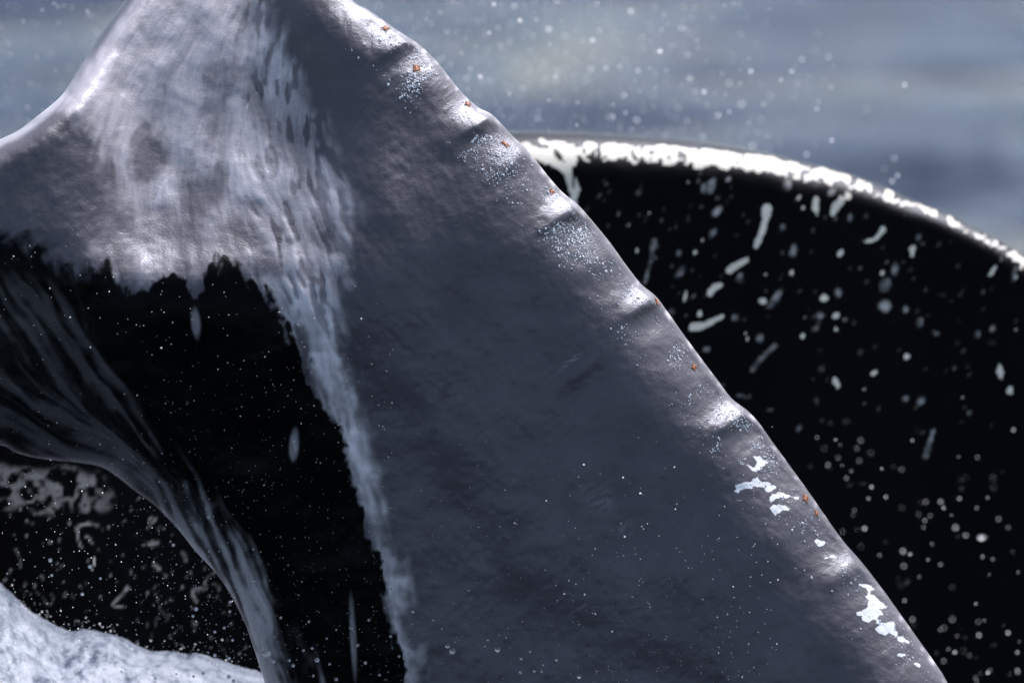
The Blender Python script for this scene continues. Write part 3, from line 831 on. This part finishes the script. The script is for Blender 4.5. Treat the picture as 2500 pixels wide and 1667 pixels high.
R8 = [(545,1110,5),(540,1190,3),(675,1165,3),(728,1220,3),(765,1330,7),(795,1362,9),(1083,1352,8),(1235,1410,4),(1230,1495,5),(1290,1365,3),(1318,1490,4),(1365,1490,4),(1460,1418,4),(1375,1450,3),(1605,1525,6),
      (1510,997,3),(1540,912,2.5),(1640,1000,3),(1995,355,3),(405,970,4),(148,1215,5),(190,1325,5),(262,1165,4),(400,1268,4),(455,1395,4),(240,1437,4),(490,1408,4),(540,1480,3),(330,1515,4),(12,1445,4),
      (1022,1292,3),(1003,1332,3),(1138,1277,2.5),(1192,546,2.5),(1395,404,2.5),(1815,1237,3),(1885,255,2.5),(1635,172,3)]
R7 = [(1105,687,5),(1250,1095,6),(1745,1430,5),(1430,1215,4),(1370,1240,4),(1483,1293,4),(1370,1390,5),(1460,1410,5),(1460,1527,6),(1490,1555,6),(1297,1505,5),(740,1440,4),(550,1340,5),(785,1297,4),(1685,305,3),
      (1330,510,4),(1990,1345,4),(2022,1420,7),(2103,1445,4),(2330,1437,5),(1870,1455,5),(1845,1422,4),(2240,1215,5),(2280,1325,5),(1935,1358,4),(2085,1283,3),(2145,1228,3),(2145,1543,5),(1998,1520,4),(1970,1175,4),
      (1790,1150,4),(640,900,4),(330,880,4),(525,1000,5),(575,825,6),(320,785,6),(1230,1140,4),(1465,1050,4),(1465,1110,4),(435,1375,3),(775,1495,4),(990,1540,4),(1125,1510,3),(1235,1525,4)]
K = .38265
r3 = np.random.default_rng(23)
def third(v, a, b, names): return names[0] if v < a else names[1] if v < b else names[2]
for (x, y) in R2:
    X, Y = 800 + K * x, K * y
    lab = 'blurred spray drop %s, %s' % (third(X, 1230, 1480, ('by the knobbed edge', 'midway over the water', 'above the white rim')), third(Y, 100, 210, ('near the frame top', 'halfway down the water', 'just above the far fluke')))
    place_drop(X, Y, r3.uniform(1.2, 2.4), min(5.5, r3.lognormal(math.log(3.2), .3)), lab, 'spray drops over the blue water')
for (x, y) in R3:
    X, Y = 1600 + K * x, K * y
    lab = 'faint spray drop %s, %s' % (third(X, 1750, 1960, ('above the crest of the far fluke', 'above the bend of the far fluke', 'out to the right of the spray')), third(Y, 130, 260, ('near the frame top', 'at middle height', 'low by the rim')))
    place_drop(X, Y, r3.uniform(1.4, 2.8), min(5.0, r3.lognormal(math.log(2.9), .3)), lab, 'spray drops above the far fluke')
for (x, y) in R9:
    X, Y = 1600 + K * x, 1067 + K * y
    lab = 'dim spray drop before the far fluke, %s, %s' % (third(X, 2130, 2320, ('by the knobbed edge', 'midway across', 'far right')), third(Y, 1200, 1420, ('high up', 'midway down', 'low in the corner')))
    place_drop(X, Y, r3.uniform(-1.8, -1.0), min(3.0, r3.lognormal(math.log(1.75), .3)), lab, 'spray drops before the far fluke')
place_drop(1600 + K * 2080, 1067 + K * 640, -1.6, 5, 'largest and brightest blurred spray drop before the black far fluke', 'spray drops before the far fluke', (1.3, 1, .9))
for (x, y, rad) in R8:
    X, Y = 800 + K * x, 1067 + K * y
    lab = '%s sharp water drop before %s, %s' % ('large' if rad >= 5 else 'middling' if rad >= 4 else 'small', third(X, 1000, 1220, ('the pale band', 'grey skin near the pale band', 'broad grey skin')), 'at the frame bottom' if Y > 1560 else 'higher up the fluke')
    place_drop(X, Y, -.22, rad * .85, lab, 'sharp drops along the bottom')
for (x, y, rad) in R7:
    X, Y = K * x, 1067 + K * y
    edge_x = np.interp(Y, [1162, 1289, 1400, 1518, 1667], [283, 432, 528, 597, 647])
    crest_y = np.interp(X, [0, 161, 275, 421, 627, 900], [1423, 1540, 1546, 1592, 1641, 1700])
    where = 'the white foam' if X < edge_x and Y > crest_y else 'the black arch under the leading edge' if X < edge_x else 'the pale strands of the leading edge' if X < edge_x + 100 else 'the black hollow'
    lab = '%s sharp water drop before %s' % ('large' if rad >= 6 else 'middling' if rad >= 5 else 'small', where)
    place_drop(X, Y, -.22, rad * .85, lab, 'sharp drops at lower left')
place_drop(K * 1700, 1067 + K * 1378, -.22, 9, 'largest sharp white water drop on the pale leading edge band', 'sharp drops at lower left', (1.25, 1, .85))

def fine_spray():
    r = np.random.default_rng(29)
    P, Rd = [], []
    def add(n, fx, fy, fd, r0, sg):
        X = fx(n); Y = fy(n); d = fd(n)
        ok = ~((d < -.5) & (near_sd(X, Y) > -20)); X, Y, d = X[ok], Y[ok], d[ok]; n = len(X)
        P.append(unproject(X, Y, d)); Rd.append(np.minimum(r.lognormal(math.log(r0), sg, n), 2.6) * S)
    U = r.uniform
    add(900, lambda n: U(330, 960, n), lambda n: 1667 - 1000 * r.beta(1.2, 1.8, n), lambda n: U(-.30, -.18, n), .75, .4)
    add(420, lambda n: U(0, 640, n), lambda n: 1667 - 520 * r.beta(1.4, 1.3, n), lambda n: U(-.3, .2, n), .95, .4)
    add(260, lambda n: U(0, 480, n), lambda n: U(560, 1150, n), lambda n: U(-.30, -.1, n), .9, .45)
    add(700, lambda n: U(900, 1900, n), lambda n: 1667 - 700 * r.beta(1.0, 2.2, n), lambda n: U(-.25, -.12, n), .75, .4)
    # blurred haze of drops behind
    add(800, lambda n: 900 + 1150 * r.beta(1.2, 2.0, n), lambda n: U(0, 360, n), lambda n: U(1.3, 3.5, n), 1.5, .4)
    add(90, lambda n: U(0, 300, n), lambda n: U(0, 330, n), lambda n: U(1.2, 3.0, n), 2.0, .4)
    add(90, lambda n: U(1800, 2500, n), lambda n: 1667 - 700 * r.beta(1, 1.6, n), lambda n: U(-2.0, -1.0, n), 1.1, .4)
    px0 = [0,50,115,161,214,275,325,363,421,497,574,627]; py0 = [1423,1469,1518,1540,1541,1546,1576,1587,1592,1603,1622,1641]
    add(150, lambda n: U(0, 640, n), lambda n: 0 * U(0, 1, n), lambda n: U(.55, .66, n), 1.15, .45)
    X = r.uniform(0, 640, 150); Y = np.interp(X, px0, py0) + 10 - 75 * r.beta(.8, 2.2, 150)
    P[-1] = unproject(X, Y, r.uniform(.5, .64, 150))
    P = np.concatenate(P); Rd = np.concatenate(Rd)
    o = swarm('fine_spray', P, Rd, np.ones((len(P), 3)), M_DROP)
    return tag(o, 'fine mist of tiny white water specks in the air round the tail', 'spray', kind='stuff')
fine_spray()
